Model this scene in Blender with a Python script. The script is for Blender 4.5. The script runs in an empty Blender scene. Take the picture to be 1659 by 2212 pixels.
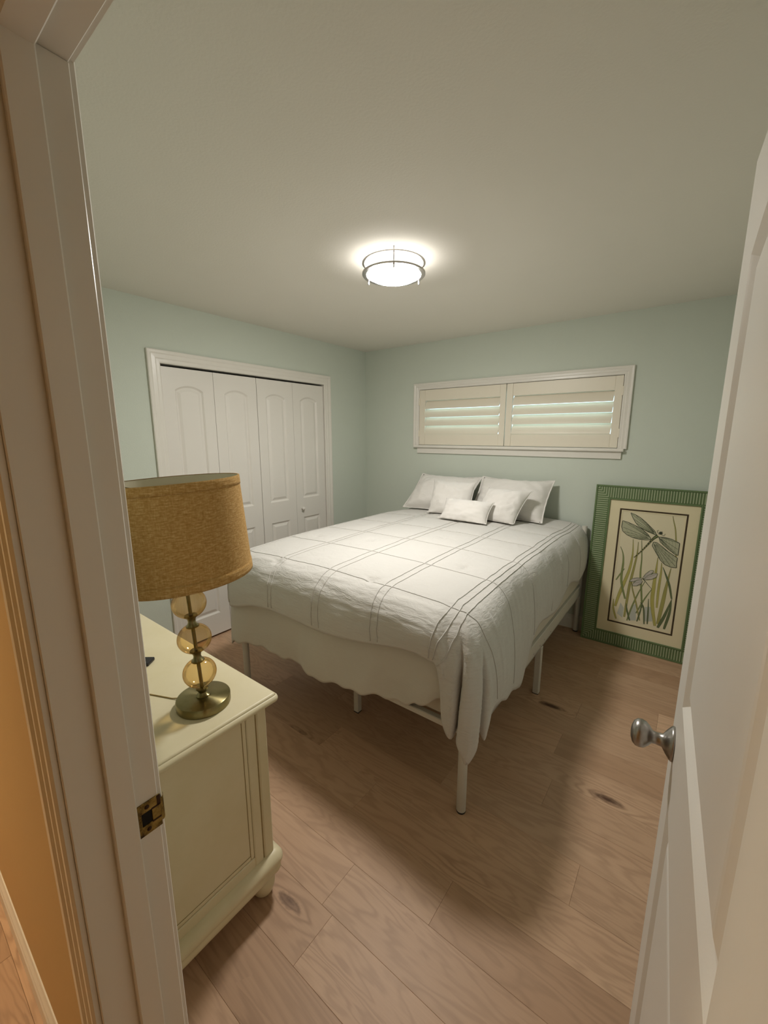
import bpy, bmesh, math, random
from math import sin, cos, pi, radians, sqrt, exp, hypot, atan2
from mathutils import Vector, Matrix, noise
random.seed(7)
S = bpy.context.scene
COL = S.collection

# ------------------------------------------------------------------ camera, world, exposure
cam_d = bpy.data.cameras.new('camera'); cam = bpy.data.objects.new('camera', cam_d); COL.objects.link(cam)
cam.location = (2.8918, -3.4871, 1.5873)
cam.rotation_euler = (radians(79.285), radians(0), radians(37.173))
cam_d.sensor_fit = 'VERTICAL'; cam_d.sensor_height = 36.0; cam_d.lens = 882.14 / 2212 * 36.0
cam_d.clip_start = 0.01
S.camera = cam
W = bpy.data.worlds.new('sky'); S.world = W; W.use_nodes = True
bg = W.node_tree.nodes['Background']; bg.inputs[0].default_value = (0.58, 0.82, 0.97, 1); bg.inputs[1].default_value = 3.8
S.view_settings.view_transform = 'Standard'; S.view_settings.look = 'None'
S.view_settings.gamma = 1.0; S.view_settings.use_curve_mapping = False
S.view_settings.exposure = 0.0
ROOM_LIGHT = 152.0      # emission of the bedroom fixture's diffuser
HALL_LIGHT = 145.0       # emission of the hallway fixture's diffuser
HALL_COL = (1.0, 0.87, 0.62)
ROOM_COL = (1.0, 0.965, 0.92)

# ------------------------------------------------------------------ materials
MATS = {}
def lin(h):
    h = h.lstrip('#'); r = [int(h[i:i+2], 16) / 255 for i in (0, 2, 4)]
    return tuple(c / 12.92 if c <= .04045 else ((c + .055) / 1.055) ** 2.4 for c in r) + (1.0,)
class N:
    def __init__(s, name):
        s.m = bpy.data.materials.new(name); s.m.use_nodes = True; s.t = s.m.node_tree
        s.p = s.t.nodes['Principled BSDF']; s.out = s.t.nodes['Material Output']; MATS[name] = s.m
    def n(s, typ, **kw):
        x = s.t.nodes.new('ShaderNode' + typ)
        for k, v in kw.items():
            if k.startswith('i_'):
                k2 = k[2:]; k2 = int(k2) if k2.isdigit() else k2.replace('_', ' ')
                x.inputs[k2].default_value = v
            else: setattr(x, k, v)
        return x
    def l(s, a, b): s.t.links.new(a, b)
    def math(s, op, a, b=None, c=None, clamp=False):
        x = s.n('Math', operation=op, use_clamp=clamp)
        for i, v in enumerate((a, b, c)):
            if v is None: continue
            if isinstance(v, (int, float)): x.inputs[i].default_value = v
            else: s.l(v, x.inputs[i])
        return x.outputs[0]
    def ramp(s, fac, stops):
        x = s.n('ValToRGB'); e = x.color_ramp.elements
        while len(e) > 1: e.remove(e[-1])
        e[0].position = stops[0][0]; e[0].color = stops[0][1]
        for p, c in stops[1:]:
            q = e.new(p); q.color = c
        s.l(fac, x.inputs[0]); return x.outputs[0]
    def mix(s, fac, a, b, blend='MIX'):
        x = s.n('Mix', data_type='RGBA', blend_type=blend)
        for i, v in ((0, fac), (6, a), (7, b)):
            if isinstance(v, (int, float, tuple)): x.inputs[i].default_value = v
            else: s.l(v, x.inputs[i])
        return x.outputs[2]
    def coord(s, scale=(1, 1, 1), rnd=False, kind='Object', rot=(0, 0, 0)):
        c = s.n('TexCoord').outputs[kind]
        mp = s.n('Mapping'); mp.inputs['Scale'].default_value = scale; mp.inputs['Rotation'].default_value = rot
        if rnd:
            oi = s.n('ObjectInfo'); v = s.n('VectorMath', operation='SCALE'); s.l(oi.outputs['Random'], v.inputs[0]) if False else None
            cx = s.n('CombineXYZ'); r1 = s.math('MULTIPLY', oi.outputs['Random'], 37.0); r2 = s.math('MULTIPLY', oi.outputs['Random'], 91.0)
            s.l(r1, cx.inputs[0]); s.l(r2, cx.inputs[1])
            a = s.n('VectorMath', operation='ADD'); s.l(c, a.inputs[0]); s.l(cx.outputs[0], a.inputs[1]); c = a.outputs[0]
        s.l(c, mp.inputs[0]); return mp.outputs[0]
    def noise(s, vec, scale, detail=3, rough=.5, dist=0):
        x = s.n('TexNoise'); s.l(vec, x.inputs['Vector']); x.inputs['Scale'].default_value = scale
        x.inputs['Detail'].default_value = detail; x.inputs['Roughness'].default_value = rough; x.inputs['Distortion'].default_value = dist
        return x.outputs[0]
    def bump(s, h, strength=.2, dist=.01):
        b = s.n('Bump'); b.inputs['Strength'].default_value = strength; b.inputs['Distance'].default_value = dist
        s.l(h, b.inputs['Height']); s.l(b.outputs[0], s.p.inputs['Normal']); return b
def paint(name, col, rough=.5, bump=0.0, bscale=180, mottling=.03, metal=0, spec=.5):
    a = N(name); c = lin(col) if isinstance(col, str) else col
    v = a.coord()
    n = a.noise(v, 6, 3)
    dk = tuple(x * (1 - mottling) for x in c[:3]) + (1,); lt = tuple(min(1, x * (1 + mottling)) for x in c[:3]) + (1,)
    a.l(a.mix(n, dk, lt), a.p.inputs['Base Color'])
    a.p.inputs['Roughness'].default_value = rough; a.p.inputs['Metallic'].default_value = metal
    a.p.inputs['Specular IOR Level'].default_value = spec
    if bump: a.bump(a.noise(v, bscale, 2), bump, .002)
    return a
paint('hall_paint', '#C9AE80', .7, .2, 140, .015, spec=.25)
paint('wall_paint', '#CFD6CA', .75, .25, 140, .015, spec=.25)
paint('ceiling_paint', '#E9E6DC', .85, .2, 120, .01, spec=.2)
paint('trim_paint', '#E6E2D9', .32, .03, 90, .012)
paint('door_paint', '#E4E0D8', .38, .05, 160, .012)
paint('shutter_paint', '#E9E1CF', .4, 0, 90, .01)
paint('closet_dark', '#8E877C', .8, 0)
paint('bed_metal', '#CFCBC0', .42, 0, 60, .02)
paint('black_plastic', '#17151A', .4, 0)
paint('black_rubber', '#221E1C', .7, 0)
paint('nickel', (.50, .48, .46, 1), .28, 0, 60, .05, metal=1)
paint('nickel_dark', (.36, .34, .32, 1), .3, .03, 40, .12, metal=1)
paint('bronze_dark', '#3A2412', .5, .1, 60, .3, metal=.6)
paint('latch_dark', '#0B0806', .9)
paint('mattress_fabric', '#D3CDBE', .9, .3, 300, .03)
paint('frame_green', '#647A50', .5, .15, 90, .10)
paint('frame_rib', '#A0AB89', .5, .15, 90, .10)
paint('mat_cream', '#E6DAB6', .85, .05, 300, .02)
paint('mat_line', '#463722', .8, 0)
paint('print_paper', '#E4DABA', .85, .03, 200, .03)
paint('art_yellow', '#B3AB5E', .85, 0, 90, .25); paint('art_olive', '#A29C5A', .85, 0, 90, .25)
paint('art_green', '#869058', .85, 0, 90, .25); paint('art_dark', '#66714C', .85, 0, 90, .25)
paint('art_ink', '#3A4130', .85, 0); paint('art_wing', '#B5B597', .85, 0, 60, .2); paint('art_wash', '#BDBFB1', .85, 0)
paint('art_wing_pale', '#C3BBB0', .85, 0, 60, .15)
paint('shade_liner', '#CFC9B2', .8, .1, 200, .03)
paint('cord_plastic', '#A58A50', .3, 0)

def mk_brass():
    a = N('brass_antique'); v = a.coord(); n = a.noise(v, 40, 4, .6)
    a.l(a.ramp(n, [(.3, lin('#877C54')), (.7, lin('#918660'))]), a.p.inputs['Base Color'])
    tg = a.n('Tangent', direction_type='RADIAL', axis='Z'); a.l(tg.outputs[0], a.p.inputs['Tangent'])
    a.p.inputs['Metallic'].default_value = 1; a.p.inputs['Roughness'].default_value = .30
    a.p.inputs['Anisotropic'].default_value = .85; a.p.inputs['Anisotropic Rotation'].default_value = .25
mk_brass()
def mk_strike():
    a = N('brass_tarnished'); v = a.coord(); n = a.noise(v, 55, 5, .7)
    a.l(a.ramp(n, [(.35, lin('#3B2A12')), (.5, lin('#8F783C')), (.75, lin('#B9A05E'))]), a.p.inputs['Base Color'])
    a.p.inputs['Metallic'].default_value = .7; a.p.inputs['Roughness'].default_value = .5
mk_strike()
def mk_wood():
    a = N('oak_plank')
    v = a.coord((1, 1, 1), rnd=True)
    def sc(x, y, z=1):
        m = a.n('Mapping'); m.inputs['Scale'].default_value = (x, y, z); a.l(v, m.inputs[0]); return m.outputs[0]
    knot = a.n('TexVoronoi', feature='F1', i_Scale=1.0); a.l(sc(1.6, 5.2), knot.inputs['Vector'])
    sepc = a.n('SeparateColor'); a.l(knot.outputs['Color'], sepc.inputs[0])
    has = a.math('GREATER_THAN', sepc.outputs[0], .30)
    kd = knot.outputs['Distance']
    infl = a.math('MULTIPLY', a.math('POWER', 2.718, a.math('MULTIPLY', kd, -6.5)), has)
    base = a.noise(sc(.9, 5.5), 1.0, 4, .55, .5)
    ph = a.math('ADD', a.math('MULTIPLY', base, 95.0), a.math('MULTIPLY', infl, 34.0))
    rings = a.math('MULTIPLY_ADD', a.math('SINE', ph), .5, .5)
    rings = a.math('POWER', rings, 2.0)
    fine = a.noise(sc(6, 190), 1.0, 3, .6)
    tone = a.noise(sc(.5, 2.2), 1.0, 3, .5)
    oi = a.n('ObjectInfo')
    basecol = a.ramp(tone, [(.3, lin('#CBAE94')), (.7, lin('#DDC3AA'))])
    pl = a.ramp(oi.outputs['Random'], [(0, lin('#E2D3C4')), (.5, lin('#F2E6DA')), (1, lin('#FFF0E2'))])
    c = a.mix(1.0, basecol, pl, 'MULTIPLY')
    mask = a.math('MULTIPLY', rings, a.math('ADD', .22, a.math('MULTIPLY', infl, .70)), clamp=True)
    c = a.mix(mask, c, lin('#86684F'))
    c = a.mix(a.math('MULTIPLY', fine, .28), c, lin('#8C6E56'))
    kn = a.noise(sc(9, 14), 1.0, 4, .7)
    core = a.math('MULTIPLY', a.math('SUBTRACT', 1.0, a.math('DIVIDE', kd, a.math('MULTIPLY_ADD', kn, .30, -.02)), clamp=True), has)
    core = a.math('MULTIPLY', core, 1.5, clamp=True)
    c = a.mix(core, c, lin('#54392A'))
    a.l(c, a.p.inputs['Base Color'])
    a.p.inputs['Roughness'].default_value = .46; a.p.inputs['Specular IOR Level'].default_value = .35
    h = a.math('ADD', a.math('MULTIPLY', fine, .6), a.math('MULTIPLY', mask, -.8))
    a.bump(h, .22, .001)
mk_wood()
def mk_fabric(name, col, crk=.5, rough=.92, weave=700):
    a = N(name); c = lin(col)
    v = a.coord()
    n1 = a.noise(a.coord((15, 15, 70)), 1.0, 5, .62, .9)
    n2 = a.noise(v, 95, 3, .6)
    w = a.noise(v, weave, 1)
    a.l(a.mix(n1, tuple(x * .97 for x in c[:3]) + (1,), c), a.p.inputs['Base Color'])
    a.p.inputs['Roughness'].default_value = rough; a.p.inputs['Specular IOR Level'].default_value = .15
    a.p.inputs['Sheen Weight'].default_value = .15
    h = a.math('ADD', a.math('MULTIPLY', n1, 1.0), a.math('ADD', a.math('MULTIPLY', n2, .12), a.math('MULTIPLY', w, .03)))
    a.bump(h, crk, .008)
    return a
mk_fabric('cotton_white', '#D3D0CA', .62)
mk_fabric('pillow_white', '#E9E5DF', .22)
mk_fabric('sham_white', '#E8E4DE', .3)
mk_fabric('sheet_cotton', '#D3CFC5', .2)
def mk_burlap():
    a = N('burlap')
    tc = a.n('TexCoord').outputs['UV']
    def sc(x, y):
        m = a.n('Mapping'); m.inputs['Scale'].default_value = (x, y, 1); a.l(tc, m.inputs[0]); return m.outputs[0]
    hor = a.noise(sc(16, 75), 1.0, 4, .65); ver = a.noise(sc(330, 9), 1.0, 3, .6); blot = a.noise(sc(60, 26), 1.0, 3)
    h = a.math('ADD', a.math('MULTIPLY', hor, .75), a.math('MULTIPLY', ver, .35))
    h = a.math('MULTIPLY_ADD', blot, .25, h)
    a.l(a.ramp(h, [(.42, lin('#97733A')), (.66, lin('#BF9659')), (.86, lin('#DBBA85'))]), a.p.inputs['Base Color'])
    a.p.inputs['Roughness'].default_value = .9; a.p.inputs['Sheen Weight'].default_value = .5
    a.p.inputs['Sheen Tint'].default_value = lin('#E0BC88'); a.p.inputs['Specular IOR Level'].default_value = .1
    a.bump(h, .5, .003)
mk_burlap()
def mk_cream():
    a = N('cream_glaze'); v = a.coord(); n = a.noise(v, 5, 4, .6)
    a.l(a.ramp(n, [(.3, lin('#DED2AB')), (.7, lin('#E7DCBB'))]), a.p.inputs['Base Color'])
    a.p.inputs['Roughness'].default_value = .42; a.bump(a.noise(v, 60, 2), .05, .002)
    paint('glaze_line', '#97814F', .6, 0)
mk_cream()
def mk_amber():
    a = N('amber_glass')
    lw = a.n('LayerWeight', i_Blend=.5)
    tr = a.n('BsdfTransparent'); a.l(a.ramp(lw.outputs['Facing'], [(0, (.93, .82, .60, 1)), (.6, (.90, .75, .50, 1)), (.85, (.72, .54, .32, 1)), (1, (.45, .32, .18, 1))]), tr.inputs[0])
    gl = a.n('BsdfGlossy', i_Roughness=.02); gl.inputs[0].default_value = (1, .95, .85, 1)
    fr = a.n('LayerWeight', i_Blend=.22); ff = a.math('MULTIPLY_ADD', fr.outputs['Fresnel'], .60, .035)
    mx = a.n('MixShader'); a.l(ff, mx.inputs[0]); a.l(tr.outputs[0], mx.inputs[1]); a.l(gl.outputs[0], mx.inputs[2])
    a.l(mx.outputs[0], a.out.inputs[0])
    b = N('window_glass')
    tr = b.n('BsdfTransparent'); tr.inputs[0].default_value = (.93, .97, .96, 1); gl = b.n('BsdfGlossy', i_Roughness=.01); fr = b.n('LayerWeight', i_Blend=.15)
    mx = b.n('MixShader'); b.l(fr.outputs['Fresnel'], mx.inputs[0]); b.l(tr.outputs[0], mx.inputs[1]); b.l(gl.outputs[0], mx.inputs[2]); b.l(mx.outputs[0], b.out.inputs[0])
mk_amber()
def mk_emit(name, col, st):
    a = N(name); a.p.inputs['Base Color'].default_value = (.9, .88, .85, 1); a.p.inputs['Roughness'].default_value = .4
    a.p.inputs['Emission Color'].default_value = col + (1,); a.p.inputs['Emission Strength'].default_value = st
mk_emit('room_diffuser', ROOM_COL, ROOM_LIGHT); mk_emit('room_diffuser_side', ROOM_COL, ROOM_LIGHT * .07); mk_emit('hall_diffuser_side', HALL_COL, HALL_LIGHT * .34); mk_emit('hall_diffuser', HALL_COL, HALL_LIGHT)

# ------------------------------------------------------------------ mesh building helpers
MW = {}                      # world matrix of each root
class MB:
    def __init__(s): s.bm = bmesh.new(); s.uv = None
    def box(s, x0, x1, y0, y1, z0, z1, bev=0, seg=1, mi=0):
        b = bmesh.new(); bmesh.ops.create_cube(b, size=1)
        for v in b.verts:
            v.co = ((x0 + x1) / 2 + v.co.x * (x1 - x0), (y0 + y1) / 2 + v.co.y * (y1 - y0), (z0 + z1) / 2 + v.co.z * (z1 - z0))
        if bev: bmesh.ops.bevel(b, geom=b.edges[:], offset=bev, segments=seg, affect='EDGES', profile=.5)
        return s.add(b, mi)
    def add(s, b, mi=0, M=None):
        if M is not None: bmesh.ops.transform(b, matrix=M, verts=b.verts)
        m = {}
        for v in b.verts: m[v] = s.bm.verts.new(v.co)
        for f in b.faces:
            try: g = s.bm.faces.new([m[v] for v in f.verts]); g.material_index = mi if mi else f.material_index; g.smooth = f.smooth
            except ValueError: pass
        b.free(); return s
    def grid(s, rows, close_u=False, close_v=False, smooth=True, mi=0, uvs=None):
        # rows: list of lists of points
        V = [[s.bm.verts.new(p) for p in r] for r in rows]
        nu, nv = len(V), len(V[0])
        if uvs is not None and s.uv is None: s.uv = s.bm.loops.layers.uv.new('UVMap')
        for i in range(nu if close_u else nu - 1):
            for j in range(nv if close_v else nv - 1):
                i2, j2 = (i + 1) % nu, (j + 1) % nv
                q = [V[i][j], V[i2][j], V[i2][j2], V[i][j2]]
                try: f = s.bm.faces.new(q)
                except ValueError: continue
                f.smooth = smooth; f.material_index = mi
                if uvs is not None:
                    for lp, (a, b) in zip(f.loops, ((i, j), (i + 1, j), (i + 1, j + 1), (i, j + 1))): lp[s.uv].uv = uvs(a, b)
        return V
    def lathe(s, prof, n=32, M=None, smooth=True, cap=True, mi=0):
        # prof: (r, z) pairs
        M = M or Matrix.Identity(4)
        V = []
        for r, z in prof:
            if r < 1e-6: V.append([s.bm.verts.new(M @ Vector((0, 0, z)))] )
            else: V.append([s.bm.verts.new(M @ Vector((r * cos(2 * pi * k / n), r * sin(2 * pi * k / n), z))) for k in range(n)])
        for a, b in zip(V, V[1:]):
            for k in range(n):
                k2 = (k + 1) % n
                q = [a[k % len(a)], a[k2 % len(a)], b[k2 % len(b)], b[k % len(b)]]
                u = []
                for v in q:
                    if v not in u: u.append(v)
                if len(u) > 2:
                    try: f = s.bm.faces.new(u); f.smooth = smooth; f.material_index = mi
                    except ValueError: pass
        if cap:
            for r in (V[0], V[-1]):
                if len(r) > 2:
                    try: s.bm.faces.new(r).material_index = mi
                    except ValueError: pass
        return s
    def tube(s, pts, r, n=10, mi=0, closed=False):
        pts = [Vector(p) for p in pts]; rows = []
        up = None
        for i, p in enumerate(pts):
            t = ((pts[(i + 1) % len(pts)] if (closed or i < len(pts) - 1) else p) - (pts[i - 1] if (closed or i > 0) else p)).normalized()
            if up is None: up = Vector((0, 0, 1)) if abs(t.z) < .9 else Vector((1, 0, 0))
            a = t.cross(up).normalized(); b = a.cross(t).normalized(); up = b
            rr = r(i) if callable(r) else r
            rows.append([p + a * (rr * cos(2 * pi * k / n)) + b * (rr * sin(2 * pi * k / n)) for k in range(n)])
        V = s.grid(rows, close_u=closed, close_v=True, mi=mi)
        if not closed:
            for q in (V[0], V[-1]):
                try: s.bm.faces.new(q).material_index = mi
                except ValueError: pass
        return s
    def poly(s, pts, mi=0):
        f = s.bm.faces.new([s.bm.verts.new(p) for p in pts]); f.material_index = mi; return f
    def build(s, name, mat, parent=None, world=True, fixn=True, smooth_angle=None):
        bm = s.bm
        if fixn: bmesh.ops.recalc_face_normals(bm, faces=bm.faces)
        if parent is not None and world:
            bmesh.ops.transform(bm, matrix=MW[parent.name].inverted(), verts=bm.verts)
        me = bpy.data.meshes.new(name); bm.to_mesh(me); bm.free()
        for m in (mat if isinstance(mat, (list, tuple)) else [mat]): me.materials.append(MATS[m])
        o = bpy.data.objects.new(name, me); COL.objects.link(o)
        if parent is not None:
            o.parent = parent; MW[o.name] = MW[parent.name]
        else: MW[o.name] = Matrix.Identity(4)
        if smooth_angle:
            for p in me.polygons: p.use_smooth = True
            try: me.set_sharp_from_angle(angle=radians(smooth_angle))
            except Exception: pass
        return o
def tag(o, label=None, cat=None, group=None, kind=None):
    if label: o['label'] = label
    if cat: o['category'] = cat
    if group: o['group'] = group
    if kind: o['kind'] = kind
    return o
def root(name, loc, label=None, cat=None, rz=0, rx=0, ry=0, group=None, kind=None):
    o = bpy.data.objects.new(name, None); COL.objects.link(o); o.empty_display_size = .05
    o.location = loc; o.rotation_euler = (rx, ry, rz)
    MW[o.name] = Matrix.Translation(loc) @ o.rotation_euler.to_matrix().to_4x4()
    return tag(o, label, cat, group, kind)
def struct(o): o['kind'] = 'structure'; return o
def lerp(a, b, t): return a + (b - a) * t
def sstep(a, b, x):
    t = max(0, min(1, (x - a) / (b - a))); return t * t * (3 - 2 * t)

# ------------------------------------------------------------------ room shell
H = 2.44; XR = 3.20; YF = -3.25; YH = -3.368          # ceiling, right wall, door wall room side, door wall hall side
YHB = -4.45; HX0, HX1 = -0.70, 3.90
JX0, JX1, JZ = 2.235, 2.995, 2.03                       # bedroom door opening
CY0, CY1, CZ = -2.127, -0.626, 2.052                    # closet opening
WX0, WX1, WZ0, WZ1 = 0.684, 2.420, 1.488, 2.012         # window opening
def wall(name, boxes, mat='wall_paint'):
    m = MB()
    for b in boxes: m.box(*b)
    return struct(m.build(name, mat))
wall('wall_back', [(-.12, WX0, 0, .14, 0, H), (WX1, XR + .12, 0, .14, 0, H), (WX0, WX1, 0, .14, 0, WZ0), (WX0, WX1, 0, .14, WZ1, H)])
wall('wall_left', [(-.12, 0, YF, CY0 - .012, 0, H), (-.12, 0, CY1 + .012, 0, 0, H), (-.12, 0, CY0 - .012, CY1 + .012, CZ + .012, H)])
wall('wall_right', [(XR, XR + .12, YF, 0, 0, H)])
wall('wall_front', [(HX0, JX0 - .019, YF - .05, YF, 0, H), (JX1 + .019, HX1, YF - .05, YF, 0, H), (JX0 - .019, JX1 + .019, YF - .05, YF, JZ + .019, H)])
wall('wall_hall_front', [(HX0, JX0 - .019, YH, YF - .05, 0, H), (JX1 + .019, HX1, YH, YF - .05, 0, H), (JX0 - .019, JX1 + .019, YH, YF - .05, JZ + .019, H)], 'hall_paint')
wall('wall_hall_back', [(HX0, HX1, YHB - .12, YHB, 0, H)], 'hall_paint')
wall('wall_hall_left', [(HX0 - .12, HX0, YHB - .12, YF, 0, H)], 'hall_paint')
wall('wall_hall_right', [(HX1, HX1 + .12, YHB - .12, YF, 0, H)], 'hall_paint')
wall('wall_closet', [(-.76, -.72, CY0 - .3, CY1 + .3, 0, H), (-.72, -.12, CY0 - .34, CY0 - .3, 0, H), (-.72, -.12, CY1 + .3, CY1 + .34, 0, H)], 'closet_dark')
wall('ceiling', [(-.76, XR + .12, YF, .14, H, H + .1), (HX0 - .12, HX1 + .12, YHB - .12, YF, H, H + .1)], 'ceiling_paint')
# floor: base slab with every plank a part of its own
fl = root('floor', (0, 0, 0)); struct(fl)
fl['label'] = 'pinkish oak plank floor with knots and cathedral grain'
MB().box(-.76, HX1 + .12, YHB - .12, .14, -.08, -.0145).build('subfloor', 'closet_dark', fl)
PW = .170
known = {-2.547: 2.363, -2.717: .82, -2.887: 2.09, -2.377: 1.88, -2.207: 2.717, -2.037: .9}
def plank(x0, x1, y0, y1):
    cx, cy = (x0 + x1) / 2, (y0 + y1) / 2
    m = MB(); g = .0002
    hx, hy = (x1 - x0) / 2 - g, (y1 - y0) / 2 - g
    b = bmesh.new(); bmesh.ops.create_cube(b, size=1)
    for v in b.verts: v.co = (v.co.x * 2 * hx, v.co.y * 2 * hy, v.co.z * .014)
    bmesh.ops.bevel(b, geom=[e for e in b.edges if all(v.co.z > 0 for v in e.verts)], offset=.0006, segments=1, affect='EDGES')
    m.add(b); o = m.build('plank', 'oak_plank', fl, world=False); o.location = (cx, cy, -.007)
y = -2.037 + PW * 12
rows = []
k = 0
yy = -2.037
ys = [yy + PW * i for i in range(13)] + [yy - PW * i for i in range(1, 15)]
ys.sort(reverse=True)
L = 1.22
for y0 in ys:
    y1 = min(y0 + PW, 0.0); y0c = max(y0, YHB)
    if y1 - y0c < .01: continue
    inhall = y0 + PW / 2 < YF
    xa, xb = (HX0, HX1) if inhall else (0.0, XR)
    if y0 < YF < y0 + PW: xa, xb = HX0, HX1
    kk = [kx for kz, kx in known.items() if abs(kz - y0) < .02]
    j = kk[0] if kk else random.uniform(0, L)
    cuts = sorted([j + L * n for n in range(-6, 7) if xa + .12 < j + L * n < xb - .12])
    e = [xa] + cuts + [xb]
    for a, b in zip(e, e[1:]): plank(a, b, y0c, y1)
# closet floor strip
MB().box(-.72, 0, CY0 - .3, CY1 + .3, -.0145, -.0005).build('closet_floor', 'oak_plank', fl)

# ------------------------------------------------------------------ trim: mitred casings, jambs, baseboards
CAS = [(0, 0), (0, .008), (.006, .012), (.018, .0115), (.024, .015), (.040, .0135), (.046, .0175), (.056, .0185), (.06, .0165), (.06, 0)]
def sweep(path, prof, plane, closed=False, wscale=1.0, tscale=1.0):
    # path: 2-D points; profile u goes to the left-hand side of the walking direction
    m = MB(); n = len(path); rows = []
    for i, p in enumerate(path):
        def nrm(a, b):
            d = Vector((b[0] - a[0], b[1] - a[1])).normalized(); return Vector((-d.y, d.x))
        n1 = nrm(path[i - 1], p) if (i > 0 or closed) else None
        n2 = nrm(p, path[(i + 1) % n]) if (i < n - 1 or closed) else None
        if n1 is None: mv = n2
        elif n2 is None: mv = n1
        else: mv = (n1 + n2); mv = mv / max(.2, mv.dot(n1))
        rows.append([plane(p[0] + mv.x * u * wscale, p[1] + mv.y * u * wscale, t * tscale) for u, t in prof])
    V = m.grid(rows, close_u=closed, smooth=False)
    if not closed:
        for q in (V[0], V[-1]): m.bm.faces.new(q)
    return m
# closet casing (trim_1): plane x = 0, facing +x. path walked so that the profile grows outwards
pl = lambda a, b, t: (t, a, b)
o = sweep([(CY0, 0), (CY0, CZ), (CY1, CZ), (CY1, 0)], CAS, pl, wscale=1.38).build('trim_1', 'trim_paint'); struct(o); tag(o, 'white stepped casing around the closet opening')
m = MB(); m.box(-.12, .0005, CY0 - .012, CY0, 0, CZ); m.box(-.12, .0005, CY1, CY1 + .012, 0, CZ); m.box(-.12, .0005, CY0 - .012, CY1 + .012, CZ, CZ + .012)
struct(m.build('trim_2', 'trim_paint'))
# bedroom door jamb with stop (trim_3)
tj = root('trim_3', (JX0, YF, 0)); struct(tj); tag(tj, 'white painted jamb and stop of the bedroom doorway')
m = MB()
m.box(JX0 - .019, JX0, YH + .0003, YF - .0, 0, JZ, .0015); m.box(JX1, JX1 + .019, YH + .0003, YF, 0, JZ, .0015); m.box(JX0 - .019, JX1 + .019, YH + .0003, YF, JZ, JZ + .019, .0015)
m.build('jamb', 'trim_paint', tj)
m = MB()
m.box(JX0, JX0 + .011, -3.3205, -3.2855, 0, JZ, .002); m.box(JX1 - .011, JX1, -3.3205, -3.2855, 0, JZ, .002); m.box(JX0, JX1, -3.3205, -3.2855, JZ - .011, JZ, .002)
m.build('door_stop', 'trim_paint', tj)
# strike plate on the left jamb
zs = .965
m = MB(); x = JX0
def plate(b, y0, y1, z0, z1, t):
    b.box(x - .0003, x + t, y0, y1, z0, z1, .0005)
plate(m, -3.2835, -3.248, zs + .012, zs + .030, .0022); plate(m, -3.2835, -3.248, zs - .030, zs - .012, .0022)
plate(m, -3.2835, -3.278, zs - .0125, zs + .0125, .0022); plate(m, -3.262, -3.248, zs - .0125, zs + .0125, .0022)
# curved lip that wraps past the jamb edge
rows = []
for i in range(7):
    a = radians(90 * i / 6); rows.append([(x + .0022 - .010 * (1 - cos(a)) , -3.248 + .008 * sin(a), zz) for zz in (zs - .022, zs - .012, zs + .012, zs + .022)])
m.grid(rows)
sp = m.build('strike_plate', 'brass_tarnished', tj); sp['label'] = 'tarnished brass strike plate'
m = MB(); m.box(x - .0005, x + .0006, -3.278, -3.262, zs - .0125, zs + .0125)
m.build('latch_hole', 'latch_dark', sp)
for dz in (.021, -.021):
    m = MB(); m.lathe([(0, .0016), (.0026, .0014), (.0036, .0004), (.0036, -.001)], 14, Matrix.Translation((x + .0022, -3.269, zs + dz)) @ Matrix.Rotation(pi / 2, 4, 'Y'))
    m.build('screw', 'bronze_dark', sp)
m = MB(); m.box(x + .0019, x + .0026, -3.2628, -3.249, zs + .0105, zs + .0135); m.box(x + .0019, x + .0026, -3.2628, -3.249, zs - .0135, zs - .0105); m.box(x + .0019, x + .0026, -3.2535, -3.2478, zs + .012, zs + .030); 
m.build('plate_edge', 'bronze_dark', sp)
# casings either side of the door wall
r = .005
pth = [(JX0 - r, 0), (JX0 - r, JZ + r), (JX1 + r, JZ + r), (JX1 + r, 0)]
o = sweep(pth, CAS, lambda a, b, t: (a, YF + t, b), tscale=.8).build('trim_4', 'trim_paint'); struct(o); tag(o, 'white casing on the bedroom side of the doorway')
o = sweep(pth, CAS, lambda a, b, t: (a, YH - t, b), tscale=.85).build('trim_5', 'trim_paint'); struct(o); tag(o, 'white moulded casing on the hallway side of the doorway')
# window casing, stool and apron (trim_6)
tw = root('trim_6', (WX0, 0, WZ0)); struct(tw); tag(tw, 'white stepped casing, stool and apron of the high window')
sweep([(WX0, WZ0 - .004), (WX0, WZ1), (WX1, WZ1), (WX1, WZ0 - .004)], CAS, lambda a, b, t: (a, -t, b)).build('casing', 'trim_paint', tw)
m = MB(); m.box(WX0 - .045, WX1 + .045, -.040, .0, WZ0 - .024, WZ0 - .004, .006, 2); m.box(WX0, WX1, -.01, .08, WZ0 - .02, WZ0)
m.build('window_stool', 'trim_paint', tw)
MB().box(WX0 - .012, WX1 + .030, -.016, -.0005, WZ0 - .078, WZ0 - .0245, .0015).build('window_apron', 'trim_paint', tw)
m = MB(); m.box(WX0 - .001, WX0 + .0, 0, .14, WZ0, WZ1); m.box(WX1, WX1 + .001, 0, .14, WZ0, WZ1); m.box(WX0, WX1, 0, .14, WZ1, WZ1 + .001)
m.build('window_return', 'trim_paint', tw)
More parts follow.
